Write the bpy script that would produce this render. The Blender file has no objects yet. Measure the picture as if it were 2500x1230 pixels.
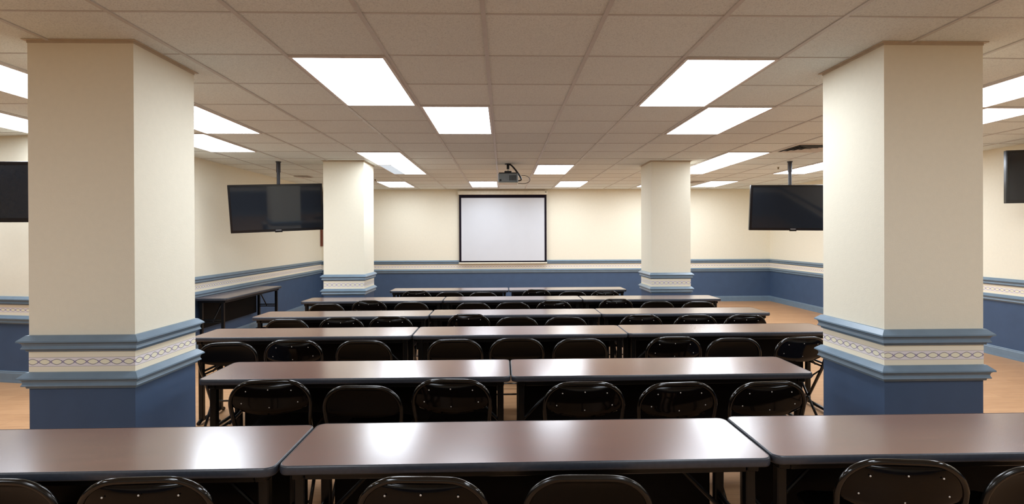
import bpy, bmesh, math, random
from mathutils import Vector, Matrix
random.seed(7)
sc = bpy.context.scene
COL = sc.collection
PI = math.pi

# ---------------------------------------------------------------- camera
cam_d = bpy.data.cameras.new('camera')
cam = bpy.data.objects.new('camera', cam_d)
COL.objects.link(cam)
R = Vector((0.99964467, -0.02640015, -0.00368379)); U = Vector((0.00375943, 0.00281584, 0.99998897))
F = Vector((0.02638948, 0.99964749, -0.00291408))
EYE = 1.559
M = Matrix((R, U, -F)).transposed().to_4x4()
M.translation = Vector((0, 0, EYE))
cam.matrix_world = M
cam_d.sensor_width = 36.0
cam_d.lens = 36.0 * 1294.18 / 2500
cam_d.shift_x = -0.00496
cam_d.shift_y = -0.01368
cam_d.clip_start = 0.05
sc.camera = cam

# ---------------------------------------------------------------- world, exposure
w = bpy.data.worlds.new('world'); sc.world = w; w.use_nodes = True
w.node_tree.nodes['Background'].inputs[0].default_value = (0.02, 0.02, 0.022, 1)
w.node_tree.nodes['Background'].inputs[1].default_value = 0.3
sc.view_settings.view_transform = 'Standard'
sc.view_settings.look = 'None'
sc.view_settings.gamma = 1.0
sc.view_settings.use_curve_mapping = False
sc.view_settings.exposure = 0.0
sc.cycles.use_denoising = True
sc.cycles.max_bounces = 8
sc.cycles.diffuse_bounces = 6
sc.cycles.sample_clamp_indirect = 8.0
LAMP = 14.0            # emission of the ceiling light lenses

CEIL = EYE + 1.108
RAIL = EYE - 0.541    # top of the chair rail
GX, GY, G = -0.094, 2.644, 0.61

# ---------------------------------------------------------------- materials
def srgb(r, g, b):
    f = lambda c: (c/255/12.92) if c/255 <= .04045 else ((c/255+.055)/1.055)**2.4
    return (f(r), f(g), f(b), 1)
def new_mat(name):
    m = bpy.data.materials.new(name); m.use_nodes = True
    nt = m.node_tree
    return m, nt, nt.nodes['Principled BSDF']
def nd(nt, typ, **k):
    n = nt.nodes.new(typ)
    for a, b in k.items(): setattr(n, a, b)
    return n
def mix(nt, a, b, fac):
    n = nd(nt, 'ShaderNodeMix', data_type='RGBA')
    for sock, v in ((n.inputs[6], a), (n.inputs[7], b), (n.inputs[0], fac)):
        if hasattr(v, 'is_output') or isinstance(v, bpy.types.NodeSocket): nt.links.new(v, sock)
        else: sock.default_value = v
    return n.outputs[2]
def mth(nt, op, a, b=None, c=None):
    n = nd(nt, 'ShaderNodeMath', operation=op)
    for i, v in enumerate((a, b, c)):
        if v is None: continue
        if isinstance(v, bpy.types.NodeSocket): nt.links.new(v, n.inputs[i])
        else: n.inputs[i].default_value = v
    return n.outputs[0]
def noise(nt, scale, detail=3, vec=None, rough=.5):
    n = nd(nt, 'ShaderNodeTexNoise'); n.inputs['Scale'].default_value = scale
    n.inputs['Detail'].default_value = detail; n.inputs['Roughness'].default_value = rough
    if vec is not None: nt.links.new(vec, n.inputs['Vector'])
    return n.outputs['Fac']
def ramp(nt, fac, p0, c0, p1, c1):
    n = nd(nt, 'ShaderNodeValToRGB'); e = n.color_ramp.elements
    e[0].position = p0; e[0].color = c0; e[1].position = p1; e[1].color = c1
    nt.links.new(fac, n.inputs[0]); return n.outputs[0]
def objco(nt, scale=None):
    t = nd(nt, 'ShaderNodeTexCoord'); v = t.outputs['Object']
    if scale:
        m = nd(nt, 'ShaderNodeMapping'); m.inputs['Scale'].default_value = scale
        nt.links.new(v, m.inputs['Vector']); v = m.outputs[0]
    return v
def bump(nt, b, h, strength, dist=.01):
    n = nd(nt, 'ShaderNodeBump'); n.inputs['Strength'].default_value = strength; n.inputs['Distance'].default_value = dist
    nt.links.new(h, n.inputs['Height']); nt.links.new(n.outputs[0], b.inputs['Normal'])
def plain(name, col, rough=.5, spec=.5, metal=0, vary=0.06, nscale=20, bmp=0, coat=0):
    m, nt, b = new_mat(name)
    v = objco(nt)
    f = noise(nt, nscale, 3, v)
    lo = tuple(c*(1-vary) for c in col[:3])+(1,); hi = tuple(min(1, c*(1+vary)) for c in col[:3])+(1,)
    nt.links.new(ramp(nt, f, .3, lo, .7, hi), b.inputs['Base Color'])
    b.inputs['Roughness'].default_value = rough; b.inputs['Specular IOR Level'].default_value = spec
    b.inputs['Metallic'].default_value = metal
    if coat: b.inputs['Coat Weight'].default_value = coat; b.inputs['Coat Roughness'].default_value = .08
    if bmp: bump(nt, b, noise(nt, nscale*4, 3, v), bmp, .004)
    return m

CREAM = srgb(235, 229, 209)
MT = {}
MT['cream'] = plain('cream_wallpaper', CREAM, .75, .25, vary=.012, nscale=30, bmp=.12)
MT['blue'] = plain('slate_blue_paint', srgb(64, 84, 112), .55, .35, vary=.05, nscale=6, bmp=.05)
MT['rail'] = plain('pale_slate_paint', srgb(108, 128, 144), .32, .5, vary=.05, nscale=12)
MT['black_metal'] = plain('black_enamel', (.003, .0028, .0026, 1), .3, .3)
MT['black_gloss'] = plain('black_gloss_enamel', (.003, .0022, .0018, 1), .10, .55)
MT['panel_gloss'] = plain('black_gloss_sheet', (.003, .002, .0016, 1), .09, .22)
MT['panel_satin'] = plain('black_satin_sheet', (.003, .0024, .002, 1), .3, .14)
MT['black_satin'] = plain('black_satin_enamel', (.003, .0026, .0022, 1), .2, .5)
MT['seat_vinyl'] = plain('dark_brown_vinyl', (.006, .004, .003, 1), .35, .3)
MT['tmold'] = plain('charcoal_edge_plastic', (.030, .035, .046, 1), .34, .5, vary=.15, nscale=60)
MT['panel'] = plain('dark_brown_panel', (.0035, .0025, .002, 1), .55, .08)
MT['under'] = plain('dark_underside_board', (.005, .004, .0035, 1), .7, .1)
MT['rubber'] = plain('black_rubber', (.008, .008, .008, 1), .7, .3)
MT['steel'] = plain('bright_rivet_steel', (.45, .42, .38, 1), .35, .5)
MT['tv_case'] = plain('tv_black_plastic', (.006, .005, .006, 1), .18, .5)
MT['tv_screen'] = plain('tv_dark_glass', (.014, .016, .02, 1), .04, .5, vary=.02)
MT['tv_logo'] = plain('grey_emblem', (.25, .24, .24, 1), .4, .5)
MT['pole'] = plain('dark_grey_metal', (.03, .028, .035, 1), .4, .5)
MT['white_screen'] = plain('matte_white_fabric', srgb(208, 211, 216), .85, .2, vary=.015, nscale=3)
MT['screen_border'] = plain('black_fabric', (.009, .006, .011, 1), .8, .1)
MT['housing'] = plain('ivory_painted_metal', srgb(226, 220, 200), .45, .4)
MT['proj'] = plain('grey_projector_plastic', srgb(128, 137, 141), .45, .4, vary=.05)
MT['proj_dark'] = plain('dark_projector_plastic', (.015, .015, .017, 1), .4, .4)
MT['lens'] = plain('lens_glass', (.01, .01, .014, 1), .05, .7)
MT['cable'] = plain('black_cable', (.008, .007, .008, 1), .5, .4)
MT['grid'] = plain('ceiling_grid_metal', srgb(200, 198, 194), .45, .35, vary=.03)
MT['lightframe'] = plain('light_frame_enamel', srgb(220, 214, 208), .4, .4)
MT['vent'] = plain('vent_metal', srgb(206, 202, 196), .5, .35)
MT['vent_dark'] = plain('dark_duct', (.015, .011, .009, 1), .8, .1)
MT['brass'] = plain('dull_brass', (.25, .18, .1, 1), .4, .5, metal=.8)
MT['trimbrown'] = plain('reddish_brown_wood', srgb(112, 62, 46), .5, .3)
MT['angle'] = plain('ceiling_edge_angle', srgb(196, 182, 160), .5, .35)

def mat_ceiling():
    m, nt, b = new_mat('mineral_ceiling_tile')
    v = objco(nt)
    sp = noise(nt, 140, 4, v, .7)
    lg = noise(nt, 1.3, 2, v)
    base = ramp(nt, sp, .36, srgb(206, 212, 210), .52, srgb(230, 236, 233))
    # each tile a little different
    br = nd(nt, 'ShaderNodeTexWhiteNoise', noise_dimensions='2D')
    sep = nd(nt, 'ShaderNodeSeparateXYZ'); nt.links.new(v, sep.inputs[0])
    fx = mth(nt, 'FLOOR', mth(nt, 'DIVIDE', mth(nt, 'SUBTRACT', sep.outputs[0], GX), G))
    fy = mth(nt, 'FLOOR', mth(nt, 'DIVIDE', mth(nt, 'SUBTRACT', sep.outputs[1], GY), G))
    cb = nd(nt, 'ShaderNodeCombineXYZ'); nt.links.new(fx, cb.inputs[0]); nt.links.new(fy, cb.inputs[1])
    nt.links.new(cb.outputs[0], br.inputs['Vector'])
    k = mth(nt, 'MULTIPLY_ADD', br.outputs['Value'], .07, .95)
    k = mth(nt, 'MULTIPLY', k, mth(nt, 'MULTIPLY_ADD', lg, .08, .96))
    cm = nd(nt, 'ShaderNodeVectorMath', operation='SCALE'); nt.links.new(base, cm.inputs[0]); nt.links.new(k, cm.inputs['Scale'])
    nt.links.new(cm.outputs[0], b.inputs['Base Color'])
    b.inputs['Roughness'].default_value = .95; b.inputs['Specular IOR Level'].default_value = .1
    bump(nt, b, sp, .35, .004)
    return m
MT['ceiling'] = mat_ceiling()

def mat_floor():
    m, nt, b = new_mat('oak_laminate_floor')
    v = objco(nt)
    br = nd(nt, 'ShaderNodeTexBrick'); nt.links.new(v, br.inputs['Vector'])
    br.inputs['Scale'].default_value = 1; br.inputs['Brick Width'].default_value = 1.2; br.inputs['Row Height'].default_value = .15
    br.inputs['Mortar Size'].default_value = .0018; br.inputs['Color1'].default_value = srgb(188, 145, 105)
    br.inputs['Color2'].default_value = srgb(179, 136, 97); br.inputs['Mortar'].default_value = srgb(146, 108, 76)
    g = noise(nt, 4, 5, objco(nt, (1.0, 9, 1)), .6)
    c = mix(nt, br.outputs['Color'], srgb(150, 106, 70), mth(nt, 'MULTIPLY', ramp(nt, g, .45, (0, 0, 0, 1), .75, (1, 1, 1, 1)), .55))
    nt.links.new(c, b.inputs['Base Color'])
    b.inputs['Roughness'].default_value = .42; b.inputs['Specular IOR Level'].default_value = .4
    bump(nt, b, g, .05, .002)
    return m
MT['floor'] = mat_floor()

def mat_laminate():
    m, nt, b = new_mat('mahogany_laminate')
    v = objco(nt, (1.2, 14, 1))
    oi = nd(nt, 'ShaderNodeObjectInfo')
    va = nd(nt, 'ShaderNodeVectorMath', operation='ADD'); nt.links.new(v, va.inputs[0])
    vs = nd(nt, 'ShaderNodeVectorMath', operation='SCALE'); cx = nd(nt, 'ShaderNodeCombineXYZ')
    nt.links.new(oi.outputs['Random'], cx.inputs[0]); nt.links.new(oi.outputs['Random'], cx.inputs[1])
    nt.links.new(cx.outputs[0], vs.inputs[0]); vs.inputs['Scale'].default_value = 37; nt.links.new(vs.outputs[0], va.inputs[1])
    g = noise(nt, 2.2, 6, va.outputs[0], .62)
    g2 = noise(nt, .8, 3, va.outputs[0])
    c = ramp(nt, g, .32, srgb(82, 50, 45), .68, srgb(104, 64, 57))
    c = mix(nt, c, srgb(116, 66, 52), mth(nt, 'MULTIPLY', g2, .4))
    nt.links.new(c, b.inputs['Base Color'])
    b.inputs['Roughness'].default_value = .27; b.inputs['Specular IOR Level'].default_value = .6
    b.inputs['Coat Weight'].default_value = 1.0; b.inputs['Coat Roughness'].default_value = .21; b.inputs['Coat IOR'].default_value = 1.55
    return m
MT['laminate'] = mat_laminate()

def mat_border():
    """wallpaper border: uv in metres, u along the wall, v up from the bottom of the strip (0.115 high)"""
    m, nt, b = new_mat('chain_wallpaper_border')
    uv = nd(nt, 'ShaderNodeUVMap'); uv.uv_map = 'UVMap'
    sep = nd(nt, 'ShaderNodeSeparateXYZ'); nt.links.new(uv.outputs[0], sep.inputs[0])
    u, v = sep.outputs[0], sep.outputs[1]
    P, A, C0 = .0657, .0150, .057
    vc = mth(nt, 'SUBTRACT', v, C0)
    s = mth(nt, 'MULTIPLY', mth(nt, 'SINE', mth(nt, 'MULTIPLY', u, PI/P)), A)
    sa = mth(nt, 'ABSOLUTE', s)
    def line(d, wd):       # 1 inside a line of half-width wd
        n = nd(nt, 'ShaderNodeMapRange'); n.inputs['From Min'].default_value = wd*.6; n.inputs['From Max'].default_value = wd*1.4
        n.inputs['To Min'].default_value = 1; n.inputs['To Max'].default_value = 0; nt.links.new(d, n.inputs['Value']); return n.outputs[0]
    av = mth(nt, 'ABSOLUTE', vc)
    wv = line(mth(nt, 'ABSOLUTE', mth(nt, 'SUBTRACT', av, sa)), .0017)
    inside = mth(nt, 'LESS_THAN', av, sa)
    strip = mth(nt, 'LESS_THAN', av, .025)
    edge = line(mth(nt, 'ABSOLUTE', mth(nt, 'SUBTRACT', av, .025)), .0009)
    # blob at each crossing
    fr = mth(nt, 'PINGPONG', u, P/2)
    rr = mth(nt, 'SQRT', mth(nt, 'ADD', mth(nt, 'POWER', mth(nt, 'MULTIPLY', fr, .8), 2), mth(nt, 'POWER', vc, 2)))
    ang = mth(nt, 'ARCTAN2', vc, fr)
    pet = mth(nt, 'MULTIPLY_ADD', mth(nt, 'COSINE', mth(nt, 'MULTIPLY', mth(nt, 'SUBTRACT', ang, PI/4), 4)), .004, .0078)
    blob = mth(nt, 'LESS_THAN', rr, pet)
    nz = noise(nt, 60, 2, uv.outputs[0])
    cream = srgb(240, 231, 208)
    c = mix(nt, cream, srgb(232, 224, 224), strip)
    c = mix(nt, c, srgb(240, 234, 208), mth(nt, 'MULTIPLY', inside, strip))
    c = mix(nt, c, srgb(126, 122, 126), wv)
    c = mix(nt, c, srgb(140, 130, 158), mth(nt, 'MULTIPLY', blob, mth(nt, 'MULTIPLY_ADD', nz, .8, .3)))
    c = mix(nt, c, srgb(158, 150, 152), edge)
    nt.links.new(c, b.inputs['Base Color'])
    b.inputs['Roughness'].default_value = .7; b.inputs['Specular IOR Level'].default_value = .25
    return m
MT['border'] = mat_border()

def mat_emit(name, col, strength):
    m = bpy.data.materials.new(name); m.use_nodes = True; nt = m.node_tree
    nt.nodes.remove(nt.nodes['Principled BSDF'])
    e = nd(nt, 'ShaderNodeEmission'); v = objco(nt)
    f = noise(nt, 60, 1, v)
    nt.links.new(mth(nt, 'MULTIPLY_ADD', f, strength*.1, strength*.95), e.inputs['Strength'])
    e.inputs['Color'].default_value = col
    nt.links.new(e.outputs[0], nt.nodes['Material Output'].inputs[0])
    return m
MT['lamp'] = mat_emit('lit_prismatic_lens', (.90, .97, 1.06, 1), LAMP)
MT['lamp_dim'] = mat_emit('half_lit_prismatic_lens', (.9, .95, 1, 1), .8)

# ---------------------------------------------------------------- mesh helpers
def mesh_obj(name, bm, mats, parent=None, smooth=False, loc=None, rotz=0):
    me = bpy.data.meshes.new(name); bm.normal_update(); bm.to_mesh(me); bm.free()
    for m in (mats if isinstance(mats, (list, tuple)) else [mats]): me.materials.append(MT[m] if isinstance(m, str) else m)
    if smooth:
        for p in me.polygons: p.use_smooth = True
    o = bpy.data.objects.new(name, me); COL.objects.link(o)
    if parent is not None: o.parent = parent
    if loc is not None: o.location = loc
    o.rotation_euler.z = rotz
    return o
def tag(o, label=None, cat=None, group=None, kind=None):
    if label: o['label'] = label
    if cat: o['category'] = cat
    if group: o['group'] = group
    if kind: o['kind'] = kind
    return o
def empty(name, loc=(0, 0, 0), rotz=0):
    o = bpy.data.objects.new(name, None); COL.objects.link(o); o.location = loc; o.rotation_euler.z = rotz
    o.empty_display_size = .1
    return o
def box(bm, x0, x1, y0, y1, z0, z1, mi=0):
    vs = [bm.verts.new(p) for p in ((x0, y0, z0), (x1, y0, z0), (x1, y1, z0), (x0, y1, z0), (x0, y0, z1), (x1, y0, z1), (x1, y1, z1), (x0, y1, z1))]
    for q in ((0, 3, 2, 1), (4, 5, 6, 7), (0, 1, 5, 4), (1, 2, 6, 5), (2, 3, 7, 6), (3, 0, 4, 7)):
        f = bm.faces.new([vs[i] for i in q]); f.material_index = mi
    return vs
def bevel_all(bm, r, seg=2):
    bmesh.ops.bevel(bm, geom=list(bm.edges), offset=r, segments=seg, affect='EDGES', profile=.5)
def bbox(x0, x1, y0, y1, z0, z1, r=.004, seg=2):
    bm = bmesh.new(); box(bm, x0, x1, y0, y1, z0, z1); bevel_all(bm, r, seg); return bm
def tube(bm, pts, r, n=10, closed=False, cap=True):
    pts = [Vector(p) for p in pts]; N = len(pts); rings = []
    up = None
    for i, p in enumerate(pts):
        a = pts[i-1] if (i > 0 or closed) else None; c = pts[(i+1) % N] if (i < N-1 or closed) else None
        t = ((c-p).normalized() if c is not None else Vector()) + ((p-a).normalized() if a is not None else Vector())
        t.normalize()
        if up is None:
            up = Vector((0, 0, 1)) if abs(t.z) < .9 else Vector((1, 0, 0))
        s = t.cross(up).normalized(); up = s.cross(t).normalized()
        sc_ = 1.0
        if a is not None and c is not None:
            cosh = (p-a).normalized().dot(t); sc_ = 1/max(.7, cosh)
        rings.append([bm.verts.new(p + (s*math.cos(2*PI*k/n) + up*math.sin(2*PI*k/n))*r*(sc_ if False else 1)) for k in range(n)])
    for i in range(N if closed else N-1):
        A, B = rings[i], rings[(i+1) % N]
        for k in range(n): bm.faces.new((A[k], A[(k+1) % n], B[(k+1) % n], B[k]))
    if cap and not closed:
        bm.faces.new(rings[0][::-1]); bm.faces.new(rings[-1])
    return rings
def cyl(bm, c, r, z0, z1, n=16, r2=None):
    r2 = r if r2 is None else r2
    A = [bm.verts.new((c[0]+r*math.cos(2*PI*k/n), c[1]+r*math.sin(2*PI*k/n), z0)) for k in range(n)]
    B = [bm.verts.new((c[0]+r2*math.cos(2*PI*k/n), c[1]+r2*math.sin(2*PI*k/n), z1)) for k in range(n)]
    for k in range(n): bm.faces.new((A[k], A[(k+1) % n], B[(k+1) % n], B[k]))
    bm.faces.new(A[::-1]); bm.faces.new(B)
def offset_path(path, d, closed):
    """offset a 2D polyline by d to its RIGHT (travel direction), mitred"""
    N = len(path); out = []
    for i, p in enumerate(path):
        p = Vector(p)
        a = Vector(path[i-1]) if (i > 0 or closed) else None
        c = Vector(path[(i+1) % N]) if (i < N-1 or closed) else None
        ns = []
        if a is not None: t = (p-a).normalized(); ns.append(Vector((t.y, -t.x)))
        if c is not None: t = (c-p).normalized(); ns.append(Vector((t.y, -t.x)))
        if len(ns) == 2:
            n = (ns[0]+ns[1]).normalized(); out.append(p + n*(d/max(.2, n.dot(ns[0]))))
        else: out.append(p + ns[0]*d)
    return out
def sweep(bm, path, prof, closed=False, cap=True):
    """prof: (out, z) pairs; out is to the right of the path"""
    N = len(path); cols = []
    for (d, z) in prof:
        cols.append([bm.verts.new((q.x, q.y, z)) for q in offset_path(path, d, closed)])
    K = len(prof)
    for j in range(K-1):
        for i in range(N if closed else N-1):
            i2 = (i+1) % N
            bm.faces.new((cols[j][i], cols[j][i2], cols[j+1][i2], cols[j+1][i]))
    if cap and not closed:
        bm.faces.new([cols[j][0] for j in range(K)]); bm.faces.new([cols[j][N-1] for j in range(K)][::-1])
    bmesh.ops.recalc_face_normals(bm, faces=list(bm.faces))
def rounded_rect(x0, x1, y0, y1, r, n=6):
    pts = []
    for cx, cy, a0 in ((x1-r, y0+r, -PI/2), (x1-r, y1-r, 0), (x0+r, y1-r, PI/2), (x0+r, y0+r, PI)):
        for k in range(n+1):
            a = a0 + k*PI/2/n; pts.append((cx+r*math.cos(a), cy+r*math.sin(a)))
    return pts
def slab(bm, pts, z0, z1, mi_top=0, mi_side=0, mi_bot=0):
    A = [bm.verts.new((x, y, z0)) for x, y in pts]; B = [bm.verts.new((x, y, z1)) for x, y in pts]; n = len(pts)
    f = bm.faces.new(B); f.material_index = mi_top
    f = bm.faces.new(A[::-1]); f.material_index = mi_bot
    for i in range(n):
        f = bm.faces.new((A[i], A[(i+1) % n], B[(i+1) % n], B[i])); f.material_index = mi_side

RAIL_PROF = [(0, 0), (.012, -.002), (.040, -.028), (.041, -.036), (.030, -.039), (.024, -.046), (.021, -.058), (.024, -.068), (.027, -.072), (.026, -.077), (.012, -.079), (.010, -.091), (0, -.092)]
BASE_PROF = [(0, .125), (.008, .124), (.012, .117), (.012, .108), (.016, .100), (.017, .03), (.019, .012), (.019, 0), (0, 0)]

# ---------------------------------------------------------------- room shell
# inner outline, travelled so that the room lies on the right-hand side
ROOM = [(-4.236, 12.478), (6.363, 12.478), (6.363, -3.2), (-9.2, -3.2), (-9.2, 6.653), (-4.236, 5.66)]
SIDES = ['back', 'right', 'front', 'far_left', 'diagonal', 'left']
OUTER = offset_path(ROOM, -.15, True)
bm = bmesh.new(); box(bm, -9.6, 6.8, -3.6, 12.9, -.12, 0); tag(mesh_obj('floor', bm, 'floor'), kind='structure', label='tan wood-look laminate floor of the meeting room')
bm = bmesh.new(); box(bm, -9.6, 6.8, -3.6, 12.9, CEIL, CEIL+.12); tag(mesh_obj('ceiling', bm, 'ceiling'), kind='structure', label='speckled beige drop ceiling tiles')
RT = {s: RAIL for s in SIDES}; RT['diagonal'] = RAIL-.085; RT['far_left'] = RAIL-.085
RT['back'] = RAIL-.015; RT['right'] = RAIL-.015
tn = 1
for i, s in enumerate(SIDES):
    a, b_ = Vector(ROOM[i]), Vector(ROOM[(i+1) % 6]); oa, ob = OUTER[i], OUTER[(i+1) % 6]
    rt = RT[s]; zs = [0, rt-.30, rt-.206, rt-.092, CEIL]; mi = [1, 1, 2, 0]
    bm = bmesh.new(); uvl = bm.loops.layers.uv.new('UVMap')
    L = (b_-a).length
    va = [bm.verts.new((a.x, a.y, z)) for z in zs]; vb = [bm.verts.new((b_.x, b_.y, z)) for z in zs]
    wa = [bm.verts.new((oa.x, oa.y, z)) for z in zs]; wb = [bm.verts.new((ob.x, ob.y, z)) for z in zs]
    for k in range(4):
        f = bm.faces.new((va[k], va[k+1], vb[k+1], vb[k])); f.material_index = mi[k]
        for lp, (u, v) in zip(f.loops, ((0, 0), (0, zs[k+1]-zs[k]), (L, zs[k+1]-zs[k]), (L, 0))): lp[uvl].uv = (u, v)
        f = bm.faces.new((wa[k], wb[k], wb[k+1], wa[k+1])); f.material_index = mi[k]
        f = bm.faces.new((va[k], wa[k], wa[k+1], va[k+1])); f = bm.faces.new((vb[k], vb[k+1], wb[k+1], wb[k]))
    bm.faces.new((va[4], wa[4], wb[4], vb[4])); bm.faces.new((va[0], vb[0], wb[0], wa[0]))
    tag(mesh_obj('wall_'+s, bm, ['cream', 'blue', 'border']), kind='structure')
# rails and baseboards follow the walls, one piece per wall, mitred in the corners
for i, s in enumerate(SIDES):
    i2 = (i+1) % 6
    rt = RT[s]
    def piece(name, prof, z):
        bm = bmesh.new(); full = ROOM
        cols = []
        for (d, zz) in prof:
            op = offset_path(full, d, True); cols.append((bm.verts.new((op[i].x, op[i].y, z+zz)), bm.verts.new((op[i2].x, op[i2].y, z+zz))))
        for j in range(len(cols)-1): bm.faces.new((cols[j][0], cols[j][1], cols[j+1][1], cols[j+1][0]))
        bm.faces.new([c[0] for c in cols]); bm.faces.new([c[1] for c in cols][::-1])
        bmesh.ops.recalc_face_normals(bm, faces=list(bm.faces))
        tag(mesh_obj(name, bm, 'rail'), kind='structure')
    piece('trim_%d' % tn, RAIL_PROF, rt); piece('trim_%d' % (tn+1), RAIL_PROF, rt-.206); tn += 2
    piece('baseboard_'+s, BASE_PROF, 0)

# suspended ceiling grid: long runners and cross tees, one structure
def inside(x, y):
    c = False; n = len(ROOM)
    for i in range(n):
        (x1, y1), (x2, y2) = ROOM[i], ROOM[(i+1) % n]
        if (y1 > y) != (y2 > y) and x < (x2-x1)*(y-y1)/(y2-y1)+x1: c = not c
    return c
bm = bmesh.new()
for k in range(-15, 11):
    x = GX+k*G
    if x > 6.3: continue
    y1 = 12.47 if x > -4.2 else 5.66 + (-4.236-x)*.2
    box(bm, x-.012, x+.012, -3.19, y1-.02, CEIL-.006, CEIL+.002)
for k in range(-9, 17):
    y = GY+k*G
    x0 = -9.19 if y < 5.66 else -4.22
    box(bm, x0, 6.35, y-.0065, y+.0065, CEIL-.0035, CEIL+.002)
    if 5.66 < y < 6.62: box(bm, -9.19, -4.236-(y-5.66)/.2-.05, y-.0065, y+.0065, CEIL-.0035, CEIL+.002)
for i in range(6):       # wall angle
    pass
tag(mesh_obj('trim_%d' % tn, bm, 'grid'), kind='structure', label='thin metal grid of the drop ceiling'); tn += 1
bm = bmesh.new(); box(bm, -4.233, -4.195, 12.40, 12.475, 1.35, 2.62)
tag(mesh_obj('trim_%d' % tn, bm, 'trimbrown'), kind='structure', label='reddish brown strip in the far corner of the room'); tn += 1

# ---------------------------------------------------------------- pillars
PS = .581
def pillar(x, y, label, dz=0):
    rt = RAIL+dz
    rt2 = rt-.206
    bm = bmesh.new(); h = PS
    for z0, z1, mi in ((0, rt-.25, 1), (rt-.25, rt-.05, 1), (rt-.05, CEIL, 0)):
        vs = box(bm, 0, h, 0, h, z0, z1, mi)
    o = mesh_obj('pillar', bm, ['cream', 'blue'], loc=(x, y, 0))
    tag(o, label, 'pillar', kind='structure')
    path = [(0, 0), (h, 0), (h, h), (0, h)]       # room lies outside: on the right when travelled counter-clockwise
    for nm, z in (('chair_rail', rt), ('chair_rail', rt2)):
        bm = bmesh.new(); sweep(bm, path, RAIL_PROF, closed=True); r_ = mesh_obj(nm, bm, 'rail', o); r_.location.z = z
    bm = bmesh.new(); sweep(bm, path, BASE_PROF, closed=True); mesh_obj('baseboard', bm, 'rail', o)
    bm = bmesh.new(); uvl = bm.loops.layers.uv.new('UVMap')
    e = .0015; P4 = [(-e, -e), (h+e, -e), (h+e, h+e), (-e, h+e)]
    z0, z1 = rt2-.002, rt-.090
    for i in range(4):
        p, q = P4[i], P4[(i+1) % 4]
        vs = [bm.verts.new((p[0], p[1], z0)), bm.verts.new((q[0], q[1], z0)), bm.verts.new((q[0], q[1], z1)), bm.verts.new((p[0], p[1], z1))]
        f = bm.faces.new(vs)
        for lp, uv in zip(f.loops, ((i*h+.012, 0), ((i+1)*h+.012, 0), ((i+1)*h+.012, z1-z0), (i*h+.012, z1-z0))): lp[uvl].uv = uv
    mesh_obj('wallpaper_border', bm, 'border', o)
    bm = bmesh.new()
    sweep(bm, path, [(0, CEIL-.018), (.003, CEIL-.018), (.003, CEIL-.005), (.020, CEIL-.005), (.020, CEIL-.001), (0, CEIL-.001)], closed=True)
    mesh_obj('ceiling_angle', bm, 'angle', o)
    return o
pillar(-2.650, 3.032, 'square cream and blue pillar beside the fifth row, on the wall-table side')
pillar(2.188, 2.987, 'square cream and blue pillar beside the fifth row, towards the open floor')
pillar(-2.595, 7.733, 'square cream and blue pillar in the distance, next to the tilted TV', 0)
pillar(2.185, 7.754, 'square cream and blue pillar in the distance, right of the projection screen', 0)

# ---------------------------------------------------------------- ceiling lights
def light(c, k, label, vis=True, dim=False):
    x0, y0 = GX+c*G, GY+k*G
    o = empty('ceiling_light', (x0+G/2, y0+G, CEIL-.001)); tag(o, label, 'ceiling light', 'lit panels of the drop ceiling')
    hx, hy, fw = G/2-.012, G-.008, .018
    bm = bmesh.new()
    box(bm, -hx, -hx+fw, -hy, hy, -.012, 0); box(bm, hx-fw, hx, -hy, hy, -.012, 0)
    box(bm, -hx+fw, hx-fw, -hy, -hy+fw, -.012, 0); box(bm, -hx+fw, hx-fw, hy-fw, hy, -.012, 0)
    mesh_obj('frame', bm, 'lightframe', o)
    bm = bmesh.new(); vs = [bm.verts.new(p) for p in ((-hx+fw, -hy+fw, -.008), (hx-fw, -hy+fw, -.008), (hx-fw, hy-fw, -.008), (-hx+fw, hy-fw, -.008))]
    if dim:
        xm = -hx+.2
        v2 = [bm.verts.new((xm, -hy+fw, -.008)), bm.verts.new((xm, hy-fw, -.008))]
        f = bm.faces.new((vs[0], vs[3], v2[1], v2[0])); f.material_index = 1
        bm.faces.new((v2[0], v2[1], vs[2], vs[1]))
    else: bm.faces.new(vs[::-1])
    mesh_obj('lens', bm, ['lamp', 'lamp_dim'], o)
    return o
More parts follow.
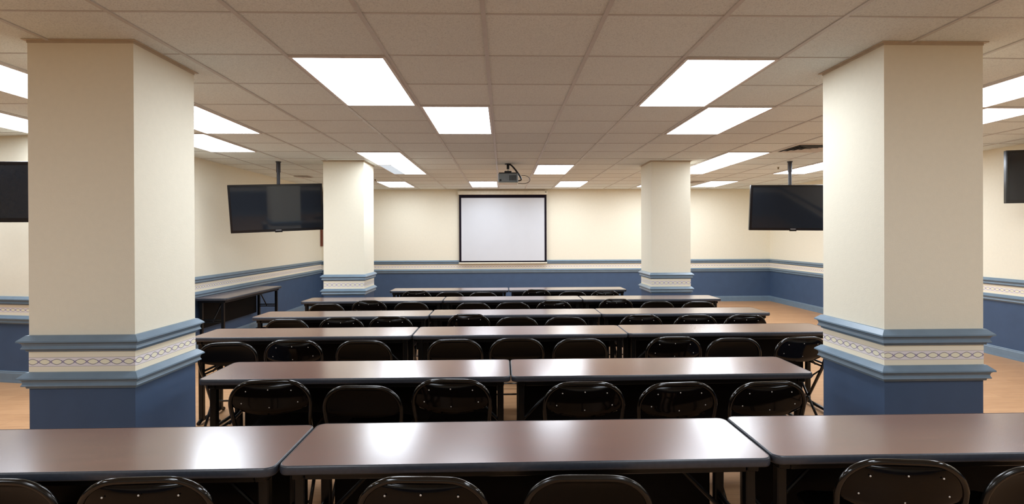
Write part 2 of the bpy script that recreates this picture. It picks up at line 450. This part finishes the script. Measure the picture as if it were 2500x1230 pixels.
LIGHTS = [
 (-2, 1, 'lit ceiling panel, the largest of the panels between the two big pillars, left of centre'),
 (2, 1, 'big lit ceiling panel touching corners with the panel beyond it, between the big pillars'),
 (-1, 3, 'lit ceiling panel in the centre, the second one ahead of the projector'),
 (3, 3, 'lit ceiling panel diagonally beyond the big right one, its corner touching it'),
 (-5, 3, 'lit ceiling panel partly hidden by the large left pillar, upper of two'),
 (-6, 5, 'lit ceiling panel partly hidden by the large left pillar, lower of two'),
 (-3, 7, 'lit ceiling panel over the far left pillar, end to end with a dimmer one'),
 (-3, 9, 'lit ceiling panel with one dim bluish strip, beside the far left pillar'),
 (1, 9, 'lit ceiling panel just right of the projector'),
 (5, 7, 'lit ceiling panel over the far right pillar, closer of two end to end'),
 (5, 9, 'lit ceiling panel half hidden by the far right pillar, second of two end to end'),
 (8, 7, 'lit ceiling panel mostly hidden by the large right pillar, beyond the square vent'),
 (8, 9, 'long lit ceiling panel crossed by the pole of the TV near the open floor'),
 (-4, 13, 'lit ceiling panel in the last line, beside the far left pillar'),
 (-1, 13, 'lit ceiling panel in the last line, directly left of the projector'),
 (2, 13, 'lit ceiling panel in the last line, right of the projection screen'),
 (5, 13, 'sliver of lit ceiling panel peeping out at the left of the far right pillar'),
 (7, 13, 'lit ceiling panel in the last line, above the TV by the open floor'),
 (-6, 1, 'lit ceiling panel at the left picture edge, upper of two beyond the pillar'),
 (-8, 3, 'lit ceiling panel at the left picture edge, lower of two beyond the pillar'),
 (6, 1, 'lit ceiling panel at the right picture edge, upper of two beyond the pillar'),
 (7, 3, 'lit ceiling panel at the right picture edge, lower of two beyond the pillar'),
]
for c, k, lb in LIGHTS: light(c, k, lb, dim=(c == -3 and k == 9))
for c, k in ((-7, -5), (-3, -5), (2, -4), (6, -4), (-4, -8), (3, -8), (-11, 3), (-9, -2), (9, -1)): light(c, k, 'added fill-light ceiling panel, unseen, brightening the room from outside the view')  # unseen fill panels, added only to raise the brightness of the room

# ---------------------------------------------------------------- vents, sprinklers
def vent(x, y, s, label, dark='vent_dark'):
    o = empty('ceiling_vent', (x, y, CEIL-.001)); tag(o, label, 'vent')
    bm = bmesh.new(); box(bm, -s/2+.01, s/2-.01, -s/2+.01, s/2-.01, -.006, -.002); mesh_obj('duct_opening', bm, dark, o)
    bm = bmesh.new()
    def ring(r0, z0, r1, z1, t=.002):
        Q = [[bm.verts.new((a*r, b*r, z)) for a, b in ((-1, -1), (1, -1), (1, 1), (-1, 1))] for r, z in ((r0, z0), (r1, z1), (r1, z1+t), (r0, z0+t))]
        for j in range(4):
            A, B = Q[j], Q[(j+1) % 4]
            for i in range(4): bm.faces.new((A[i], A[(i+1) % 4], B[(i+1) % 4], B[i]))
    ring(s/2, -.004, s/2-.03, -.010, .003)
    for q in range(4):
        ro = s/2*(.86-.2*q); ring(ro, -.020, ro-s*.062, -.008)
    bmesh.ops.recalc_face_normals(bm, faces=list(bm.faces))
    mesh_obj('louvre', bm, 'vent', o)
vent(GX+6.5*G, GY+6.5*G, .59, 'square louvred ceiling vent beside the large right pillar')
vent(3.95, 10.75, .30, 'small ceiling vent just right of the far right pillar', 'angle')
vent(-3.62, 9.72, .30, 'small ceiling vent above the tilted TV near the wall table', 'angle')
def sprinkler(x, y, label):
    bm = bmesh.new(); cyl(bm, (0, 0), .018, -.006, -.001, 16); cyl(bm, (0, 0), .010, -.03, -.006, 10); cyl(bm, (0, 0), .018, -.034, -.031, 12)
    tag(mesh_obj('sprinkler', bm, 'brass', loc=(x, y, CEIL)), label, 'sprinkler')
sprinkler(4.467, 8.489, 'small ceiling sprinkler head next to the pole of the TV by the open floor')
sprinkler(4.45, 11.6, 'tiny ceiling sprinkler head close to the back wall, right of the far pillar')
sprinkler(-2.45, 10.25, 'tiny ceiling sprinkler head beside the far left pillar')

# ---------------------------------------------------------------- tables
TH = EYE-.827        # table top height
def make_table(L=1.822, D=.445, label='', loc=(0, 0), rot=0, group=None):
    o = empty('training_table', (loc[0], loc[1], 0), rot); tag(o, label, 'table', group)
    t = .032
    bm = bmesh.new(); slab(bm, rounded_rect(.005, L-.005, .005, D-.005, .033), TH-t, TH, 0, 1, 1)
    mesh_obj('tabletop', bm, ['laminate', 'under'], o)
    bm = bmesh.new()
    rr = rounded_rect(.005, L-.005, .005, D-.005, .033)
    sweep(bm, rr, [(-.001, TH+.0006), (.002, TH+.0003), (.005, TH-.005), (.006, TH-.015), (.005, TH-t+.004), (.002, TH-t-.001), (-.001, TH-t-.001)], closed=True)
    mesh_obj('edge_band', bm, 'tmold', o, smooth=True)
    yb = D-.080; yf = .075
    for sx in (.060, L-.060):
        sg = 1 if sx < L/2 else -1
        bm = bmesh.new()
        for y in (yf, yb): box(bm, sx-.019, sx+.019, y-.019, y+.019, .03, TH-t-.03)
        box(bm, sx-.022, sx+.022, .035, D-.035, TH-t-.032, TH-t-.001)
        bevel_all(bm, .004, 1); lf = mesh_obj('leg_frame', bm, 'black_metal', o)
        bm = bmesh.new(); tube(bm, [(sx, .02, .012), (sx, .06, .03), (sx, D-.06, .03), (sx, D-.02, .012)], .016, 8)
        mesh_obj('foot_bar', bm, 'black_metal', lf)
        bm = bmesh.new(); tube(bm, [(sx, yf, .43), (sx, yb, .43)], .010, 8)
        mesh_obj('crossbar', bm, 'black_metal', lf)
        bm = bmesh.new(); tube(bm, [(sx+sg*.012, D/2, TH-t-.30), (sx+sg*.30, D/2, TH-t-.012)], .009, 8)
        tube(bm, [(sx, yf, TH-t-.30), (sx, yb, TH-t-.30)], .009, 8)
        mesh_obj('folding_brace', bm, 'black_metal', lf)
    bm = bbox(.085, L-.085, D-.052, D-.036, .30, TH-t-.002, .003)
    mesh_obj('modesty_panel', bm, 'panel', o)
    bm = bmesh.new(); box(bm, .085, L-.085, .04, .056, TH-t-.035, TH-t-.001); bevel_all(bm, .003, 1)
    mesh_obj('apron_rail', bm, 'black_metal', o)
    return o
def copy_tree(o, parent=None):
    c = o.copy(); COL.objects.link(c)
    if parent is not None: c.parent = parent; c.matrix_parent_inverse = o.matrix_parent_inverse
    for ch in list(o.children): copy_tree(ch, c)
    return c
ROWN = ['sixth', 'fifth', 'fourth', 'third', 'second', 'first']
TABLES = [  # row, x, y, deg
 (0, -2.648, 1.905, .3), (0, -.820, 1.930, .25), (0, 1.012, 1.955, 0),
 (1, -1.782, 3.125, .0), (1, .046, 3.125, .2),
 (2, -2.593, 4.440, .2), (2, -.765, 4.450, .2), (2, 1.060, 4.470, .2),
 (3, -2.608, 5.545, .2), (3, -.780, 5.590, .0), (3, 1.045, 5.600, .0),
 (4, -2.612, 6.880, .0), (4, -.784, 6.890, .2), (4, 1.044, 6.880, .0),
 (5, -1.742, 8.150, .1), (5, .090, 8.150, .0)]
cnt = {}
for r, *_ in TABLES: cnt[r] = cnt.get(r, 0)+1
idx = {}
proto = None
for r, x, y, a in TABLES:
    k = idx.get(r, 0); idx[r] = k+1
    pos = (['left', 'middle', 'right'] if cnt[r] == 3 else ['left', 'right'])[k]
    lb = 'long mahogany-top table with black edge, %s in the %s row from the screen' % (pos, ROWN[r])
    if proto is None: proto = make_table(loc=(x, y), rot=math.radians(a)); o = proto
    else: o = copy_tree(proto); o.location = (x, y, 0); o.rotation_euler.z = math.radians(a)
    tag(o, lb, 'table', 'long tables set out in rows')
# table along the side wall, turned a quarter
o = copy_tree(proto); o.location = (-3.762, 7.30, 0); o.rotation_euler.z = PI/2
tag(o, 'long dark table standing lengthwise against the side wall under the chair rail', 'table')
o['group'] = 'long tables set out in rows'; del o['group']

# ---------------------------------------------------------------- folding chairs
def chair(kind):
    """local origin: floor under the top rail; the seat lies towards +y"""
    o = empty('folding_chair')
    H = .764 if kind == 'A' else .739
    r = .0115
    tubem = 'black_gloss' if kind == 'A' else 'black_satin'
    # outline of the frame in its own (sideways s, height z) coordinates
    half = [(0.0, H), (.088, H-.001), (.128, H-.009), (.162, H-.027), (.189, H-.053), (.206, H-.084), (.214, H-.12), (.212, H-.17), (.206, H-.22), (.204, H-.27)]
    low = [(.206, .44), (.2115, .30), (.217, .15), (.220, .012)]
    def yz(z):      # the tube leans: backrest slightly back, legs run forward
        if z > .52: return .012 + (H-z)*.20
        t = (.52-z)/.52
        return .012+(H-.52)*.20 + t*.34
    side = [(s, yz(z), z) for s, z in half+low]
    key = [Vector((-s, y, z)) for s, y, z in side[::-1]] + [Vector(q) for q in side[1:]]
    pts = []
    for i in range(len(key)-1):
        p0, p1, p2, p3 = key[max(i-1, 0)], key[i], key[i+1], key[min(i+2, len(key)-1)]
        for t in (0, .25, .5, .75):
            pts.append(.5*((2*p1)+(p2-p0)*t+(2*p0-5*p1+4*p2-p3)*t*t+(3*p1-p0-3*p2+p3)*t**3))
    pts.append(key[-1])
    bm = bmesh.new(); tube(bm, pts, r, 10)
    fr = mesh_obj('frame', bm, tubem, o, smooth=True)
    # backrest: curved, round-cornered pressed panel
    bm = bmesh.new(); nx, nz = 22, 8
    z0, z1 = H-.155, H-.006
    F_, B_ = [], []
    for j in range(nz+1):
        z = z0+(z1-z0)*j/nz
        # half width at this height
        if z > H-.13:
            hw = 0
            for (s0, a0), (s1, a1) in zip(half[:-1], half[1:]):
                if a1 <= z <= a0 and a0 != a1: hw = s0+(s1-s0)*(a0-z)/(a0-a1)
            hw = max(hw, .09)
        else:
            hw = .2125
        tt = (z-z0)/(z1-z0)
        if tt < .30: hw -= .03*(1-math.sqrt(max(0, 1-((.30-tt)/.30)**2)))
        rf, rb = [], []
        for i in range(nx+1):
            u = -1+2*i/nx; x = u*hw
            bul = (-.026 if kind == 'A' else .030)*(1-u*u)*(1-tt**5)
            y = yz(z)+bul*.9
            zz = z - (.018*(1-u*u) if tt < .01 else 0)*1.0 - (.012*(1-u*u))*(1-tt)
            rb.append(bm.verts.new((x, y-.004, zz))); rf.append(bm.verts.new((x, y+.004, zz)))
        B_.append(rb); F_.append(rf)
    for j in range(nz):
        for i in range(nx):
            bm.faces.new((B_[j][i], B_[j][i+1], B_[j+1][i+1], B_[j+1][i])); bm.faces.new((F_[j][i+1], F_[j][i], F_[j+1][i], F_[j+1][i+1]))
    for i in range(nx):
        bm.faces.new((B_[0][i+1], B_[0][i], F_[0][i], F_[0][i+1])); bm.faces.new((B_[nz][i], B_[nz][i+1], F_[nz][i+1], F_[nz][i]))
    for j in range(nz):
        bm.faces.new((B_[j][0], B_[j+1][0], F_[j+1][0], F_[j][0])); bm.faces.new((B_[j+1][nx], B_[j][nx], F_[j][nx], F_[j+1][nx]))
    back = mesh_obj('backrest', bm, 'panel_gloss' if kind == 'A' else 'panel_satin', o, smooth=True)
    if kind == 'A':
        for x, z in ((-.12, H-.048), (.0, H-.040), (.12, H-.048), (-.15, H-.118), (0, H-.142), (.15, H-.118)):
            u = x/.21; y = yz(z)-.026*(1-u*u)*.9-.0055
            bm = bmesh.new(); bmesh.ops.create_uvsphere(bm, u_segments=8, v_segments=5, radius=.0036)
            rv = mesh_obj('rivet', bm, 'steel', back, smooth=True, loc=(x, y, z)); rv.scale = (1, .5, 1)
            tag(rv, 'bright steel rivet')
    # seat
    bm = bmesh.new(); slab(bm, rounded_rect(-.19, .19, .115, .475, .055, 5), .425, .440)
    bmesh.ops.bevel(bm, geom=[e for e in bm.edges if abs(e.verts[0].co.z-e.verts[1].co.z) < 1e-5], offset=.005, segments=2, affect='EDGES')
    mesh_obj('seat', bm, 'seat_vinyl' if kind == 'A' else 'panel_satin', o)
    # rear legs: one bent tube from the seat pivot down and back
    bm = bmesh.new()
    for sx in (-1, 1): tube(bm, [(sx*.192, .36, .418), (sx*.196, .20, .21), (sx*.200, .045, .012)], .0105, 8)
    tube(bm, [(-.192, .36, .418), (.192, .36, .418)], .009, 8)
    mesh_obj('rear_leg', bm, tubem, o, smooth=True)
    bm = bmesh.new(); tube(bm, [(-.215, yz(.23), .23), (.215, yz(.23), .23)], .0075, 8); mesh_obj('stretcher', bm, tubem, o, smooth=True)
    bm = bmesh.new(); tube(bm, [(-.199, .078, .06), (.199, .078, .06)], .0075, 8); mesh_obj('stretcher', bm, tubem, o, smooth=True)
    bm = bmesh.new()
    for sx in (-1, 1):
        tube(bm, [(sx*.204, yz(.50), .50), (sx*.19, .16, .432)], .006, 6)
    mesh_obj('seat_hinge', bm, 'black_metal', o)
    for sx in (-1, 1):
        bm = bmesh.new(); cyl(bm, (0, 0), .015, 0, .03, 12, .0135)
        mesh_obj('foot_cap', bm, 'rubber', o, loc=(sx*.220, yz(.012), 0))
        bm = bmesh.new(); cyl(bm, (0, 0), .014, 0, .028, 12, .0125)
        mesh_obj('foot_cap', bm, 'rubber', o, loc=(sx*.200, .045, 0))
    return o
CHAIRS = [
[ ('B',-1.733,1.817), ('A',-1.185,1.756), ('A',-0.269,1.727), ('B',0.285,1.775), ('A',1.401,1.804), ('B',1.914,1.791) ],
[ ('A',-1.291,2.941), ('B',-0.777,2.898), ('A',-0.291,2.918), ('A',0.436,2.832), ('A',0.941,2.804), ('A',1.431,2.800) ],
[ ('B',-2.136,4.138), ('A',-1.615,4.091), ('B',-1.100,4.171), ('B',-0.385,4.189), ('B',0.107,4.217), ('B',0.612,4.177), ('A',1.332,4.080), ('B',1.830,4.138), ('A',2.319,4.035) ],
[ ('B',-2.147,5.292), ('A',-1.584,5.206), ('A',-1.118,5.261), ('A',-0.353,5.388), ('B',0.136,5.323), ('B',0.630,5.311), ('A',1.379,5.243), ('A',1.911,5.202), ('A',2.407,5.190) ],
[ ('B',-2.157,6.507), ('A',-1.666,6.603), ('B',-1.148,6.612), ('B',-0.371,6.507), ('B',0.117,6.520), ('A',0.618,6.431), ('A',1.415,6.597), ('B',1.915,6.522), ('B',2.407,6.453) ],
[ ('A',-1.271,7.772), ('B',-0.781,7.752), ('B',-0.296,7.723), ('A',0.493,7.841), ('B',1.018,7.756), ('A',1.471,7.601) ],
]
CYAW = {(0, 4): -7, (0, 1): 2, (0, 2): -3, (1, 0): 4, (1, 1): -4, (1, 2): -3, (1, 5): 5, (1, 4): 4, (2, 0): 5, (2, 8): 5}
protos = {'A': chair('A'), 'B': chair('B')}; used = set()
for r, row in enumerate(CHAIRS):
    for i, (kd, x, y) in enumerate(row):
        if r == 0: tab, seat = ['left', 'middle', 'right'][i//2], ['left', 'right'][i % 2]
        else:
            tab = (['left', 'middle', 'right'] if len(row) == 9 else ['left', 'right'])[i//3]; seat = ['left', 'middle', 'right'][i % 3]
        lb = 'black folding chair, %s back, %s seat of %s table, %s row from screen' % ('riveted' if kd == 'A' else 'plain', seat, tab, ROWN[r])
        if kd not in used: o = protos[kd]; used.add(kd)
        else: o = copy_tree(protos[kd])
        o.location = (x, y, 0); o.rotation_euler.z = math.radians(CYAW.get((r, i), random.uniform(-2.5, 2.5)))
        tag(o, lb, 'chair', 'folding chairs drawn up to the tables')

# ---------------------------------------------------------------- TVs
def tv(x, y, zc, W, Hh, yaw, label, roll=0, tilt=0, screenmat='tv_screen'):
    o = empty('hanging_tv', (x, y, zc), math.radians(yaw)); tag(o, label, 'TV')
    d = .05; b = .030
    def part(name, bm, m, par=o, sm=False, tl=True):
        q = mesh_obj(name, bm, m, par, sm)
        return q
    # case with tilt and roll of its own; the pole stays plumb
    case = mesh_obj('case', bbox(-W/2, W/2, 0, d, -Hh/2, Hh/2, .006), 'tv_case', o)
    case.rotation_euler = (math.radians(tilt), math.radians(roll), 0)
    bm = bmesh.new()
    for x0, x1, z0, z1 in ((-W/2+.004, W/2-.004, Hh/2-b, Hh/2-.004), (-W/2+.004, W/2-.004, -Hh/2+.004, -Hh/2+b*1.25), (-W/2+.004, -W/2+b, -Hh/2+b, Hh/2-b), (W/2-b, W/2-.004, -Hh/2+b, Hh/2-b)):
        box(bm, x0, x1, -.006, .002, z0, z1)
    mesh_obj('bezel', bm, 'tv_case', case)
    bm = bmesh.new(); box(bm, -W/2+b, W/2-b, -.003, .003, -Hh/2+b*1.25, Hh/2-b); tag(mesh_obj('screen', bm, screenmat, case), 'dark switched-off screen')
    bm = bbox(-.038, .038, -.008, -.005, -Hh/2+.016, -Hh/2+.026, .001, 1); mesh_obj('emblem', bm, 'tv_logo', case)
    bm = bmesh.new(); slab(bm, [(-.05, 0), (.05, 0), (.035, .008), (-.035, .008)], -Hh/2-.010, -Hh/2+.002); mesh_obj('sensor_tab', bm, 'tv_case', case)
    bm = bmesh.new(); box(bm, -.22, .22, d, d+.02, -.2, .2); box(bm, -.10, .10, d+.02, d+.09, -.06, .10); bevel_all(bm, .003, 1); mesh_obj('bracket', bm, 'pole', o)
    top = CEIL-zc
    bm = bmesh.new(); cyl(bm, (0, d+.10), .024, -.12, top-.002, 16); cyl(bm, (0, d+.10), .030, top-.16, top-.012, 16); cyl(bm, (0, d+.10), .038, top-.014, top-.001, 20)
    mesh_obj('pole', bm, 'pole', o)
    return o
tv(-3.240, 7.70, 1.980, 1.245, .680, 16, 'black TV hung slightly crooked from the ceiling, beside the far pillar and wall table', roll=-2.6, tilt=6)
tv(4.275, 7.68, 1.965, 1.24, .670, -8, 'black TV on a ceiling pole before the open floor corner, cut off by the pillar', roll=.6, tilt=6)
tv(-4.72, 4.86, 1.975, 1.24, .545, 0, 'black TV at the left picture edge beyond the large pillar')
tv(6.42-.20, 5.85, 2.225, .86, .61, -16, 'black TV at the right picture edge beyond the large pillar')

# ---------------------------------------------------------------- projector
o = empty('projector', (.079, 8.10, 2.44)); tag(o, 'grey ceiling projector hanging before the white screen', 'projector')
bm = bbox(-.150, .150, -.13, .13, -.070, .070, .014, 3); body = mesh_obj('body', bm, 'proj', o)
bm = bbox(-.138, .132, -.125, .125, .068, .082, .004); mesh_obj('top_plate', bm, 'proj_dark', o)
bm = bmesh.new(); box(bm, -.148, .148, -.132, .128, -.080, -.068); bevel_all(bm, .004, 1); mesh_obj('base_rim', bm, 'housing', o)
for k in range(5):
    pass
bm = bmesh.new()
for k in range(6): box(bm, .02+k*.018, .030+k*.018, -.1325, -.128, -.04, .04)
mesh_obj('grille', bm, 'proj_dark', body)
bm = bmesh.new(); cyl(bm, (0, 0), .016, 0, .006, 16); q = mesh_obj('socket', bm, 'proj_dark', body, loc=(-.115, -.128, -.035)); q.rotation_euler = (PI/2, 0, 0)
bm = bmesh.new(); cyl(bm, (0, 0), .042, 0, .035, 24, .036); q = mesh_obj('lens', bm, 'lens', body, loc=(-.06, .125, 0)); q.rotation_euler = (-PI/2, 0, 0)
bm = bbox(-.055, .055, -.05, .05, .082, .115, .008); mesh_obj('mount_plate', bm, 'proj_dark', o)
bm = bmesh.new(); cyl(bm, (0, 0), .016, .113, .150, 14); mesh_obj('collar', bm, 'housing', o)
bm = bmesh.new(); cyl(bm, (0, 0), .021, .145, CEIL-2.44-.001, 16); cyl(bm, (0, 0), .05, CEIL-2.44-.010, CEIL-2.44-.0005, 20); mesh_obj('pole', bm, 'cable', o)
def bez(P, n=20):
    out = []
    for i in range(n+1):
        t = i/n; q = [Vector(p) for p in P]
        while len(q) > 1: q = [q[j].lerp(q[j+1], t) for j in range(len(q)-1)]
        out.append(q[0])
    return out
bm = bmesh.new()
for dx, dy in ((0, 0), (.010, .006), (.004, -.010)):
    tube(bm, bez([(.02+dx, dy, .215), (.07+dx, dy, .215), (.12+dx*2, dy, .10), (.20+dx, dy, .02), (.235+dx, dy, -.02), (.20, dy, -.030), (.148, dy, -.032)]), .0085, 8)
mesh_obj('cable_bundle', bm, 'cable', o, smooth=True)
bm = bmesh.new()
tube(bm, bez([(.205, 0, .050), (.29, 0, .055), (.375, 0, .04), (.375, 0, -.10), (.27, 0, -.075), (.15, 0, -.068)], 28), .0042, 8)
mesh_obj('cable', bm, 'cable', o, smooth=True)

# ---------------------------------------------------------------- projection screen
SY = 12.40
o = empty('projection_screen', (-.002, SY, 0)); tag(o, 'white pull-down projection screen with black border on the back wall', 'projection screen')
bm = bbox(-1.052, 1.052, -.03, .072, 2.535, 2.625, .012, 3); hs = mesh_obj('housing', bm, 'housing', o)
bm = bbox(-.99, .99, .0, .07, 2.60, 2.66, .004, 1); mesh_obj('mounting_rail', bm, 'angle', hs)
bm = bmesh.new(); box(bm, .985, 1.02, -.032, -.029, 2.585, 2.60); mesh_obj('emblem', bm, 'vent_dark', hs)
bm = bmesh.new(); box(bm, -1.022, 1.022, .008, .014, .955, 2.545); fb = mesh_obj('fabric_border', bm, 'screen_border', o)
bm = bmesh.new(); box(bm, -.972, .972, .005, .0079, .99, 2.462); mesh_obj('screen_surface', bm, 'white_screen', o)
bm = bbox(-1.035, 1.035, -.006, .028, .922, .957, .006); mesh_obj('bottom_bar', bm, 'housing', o)
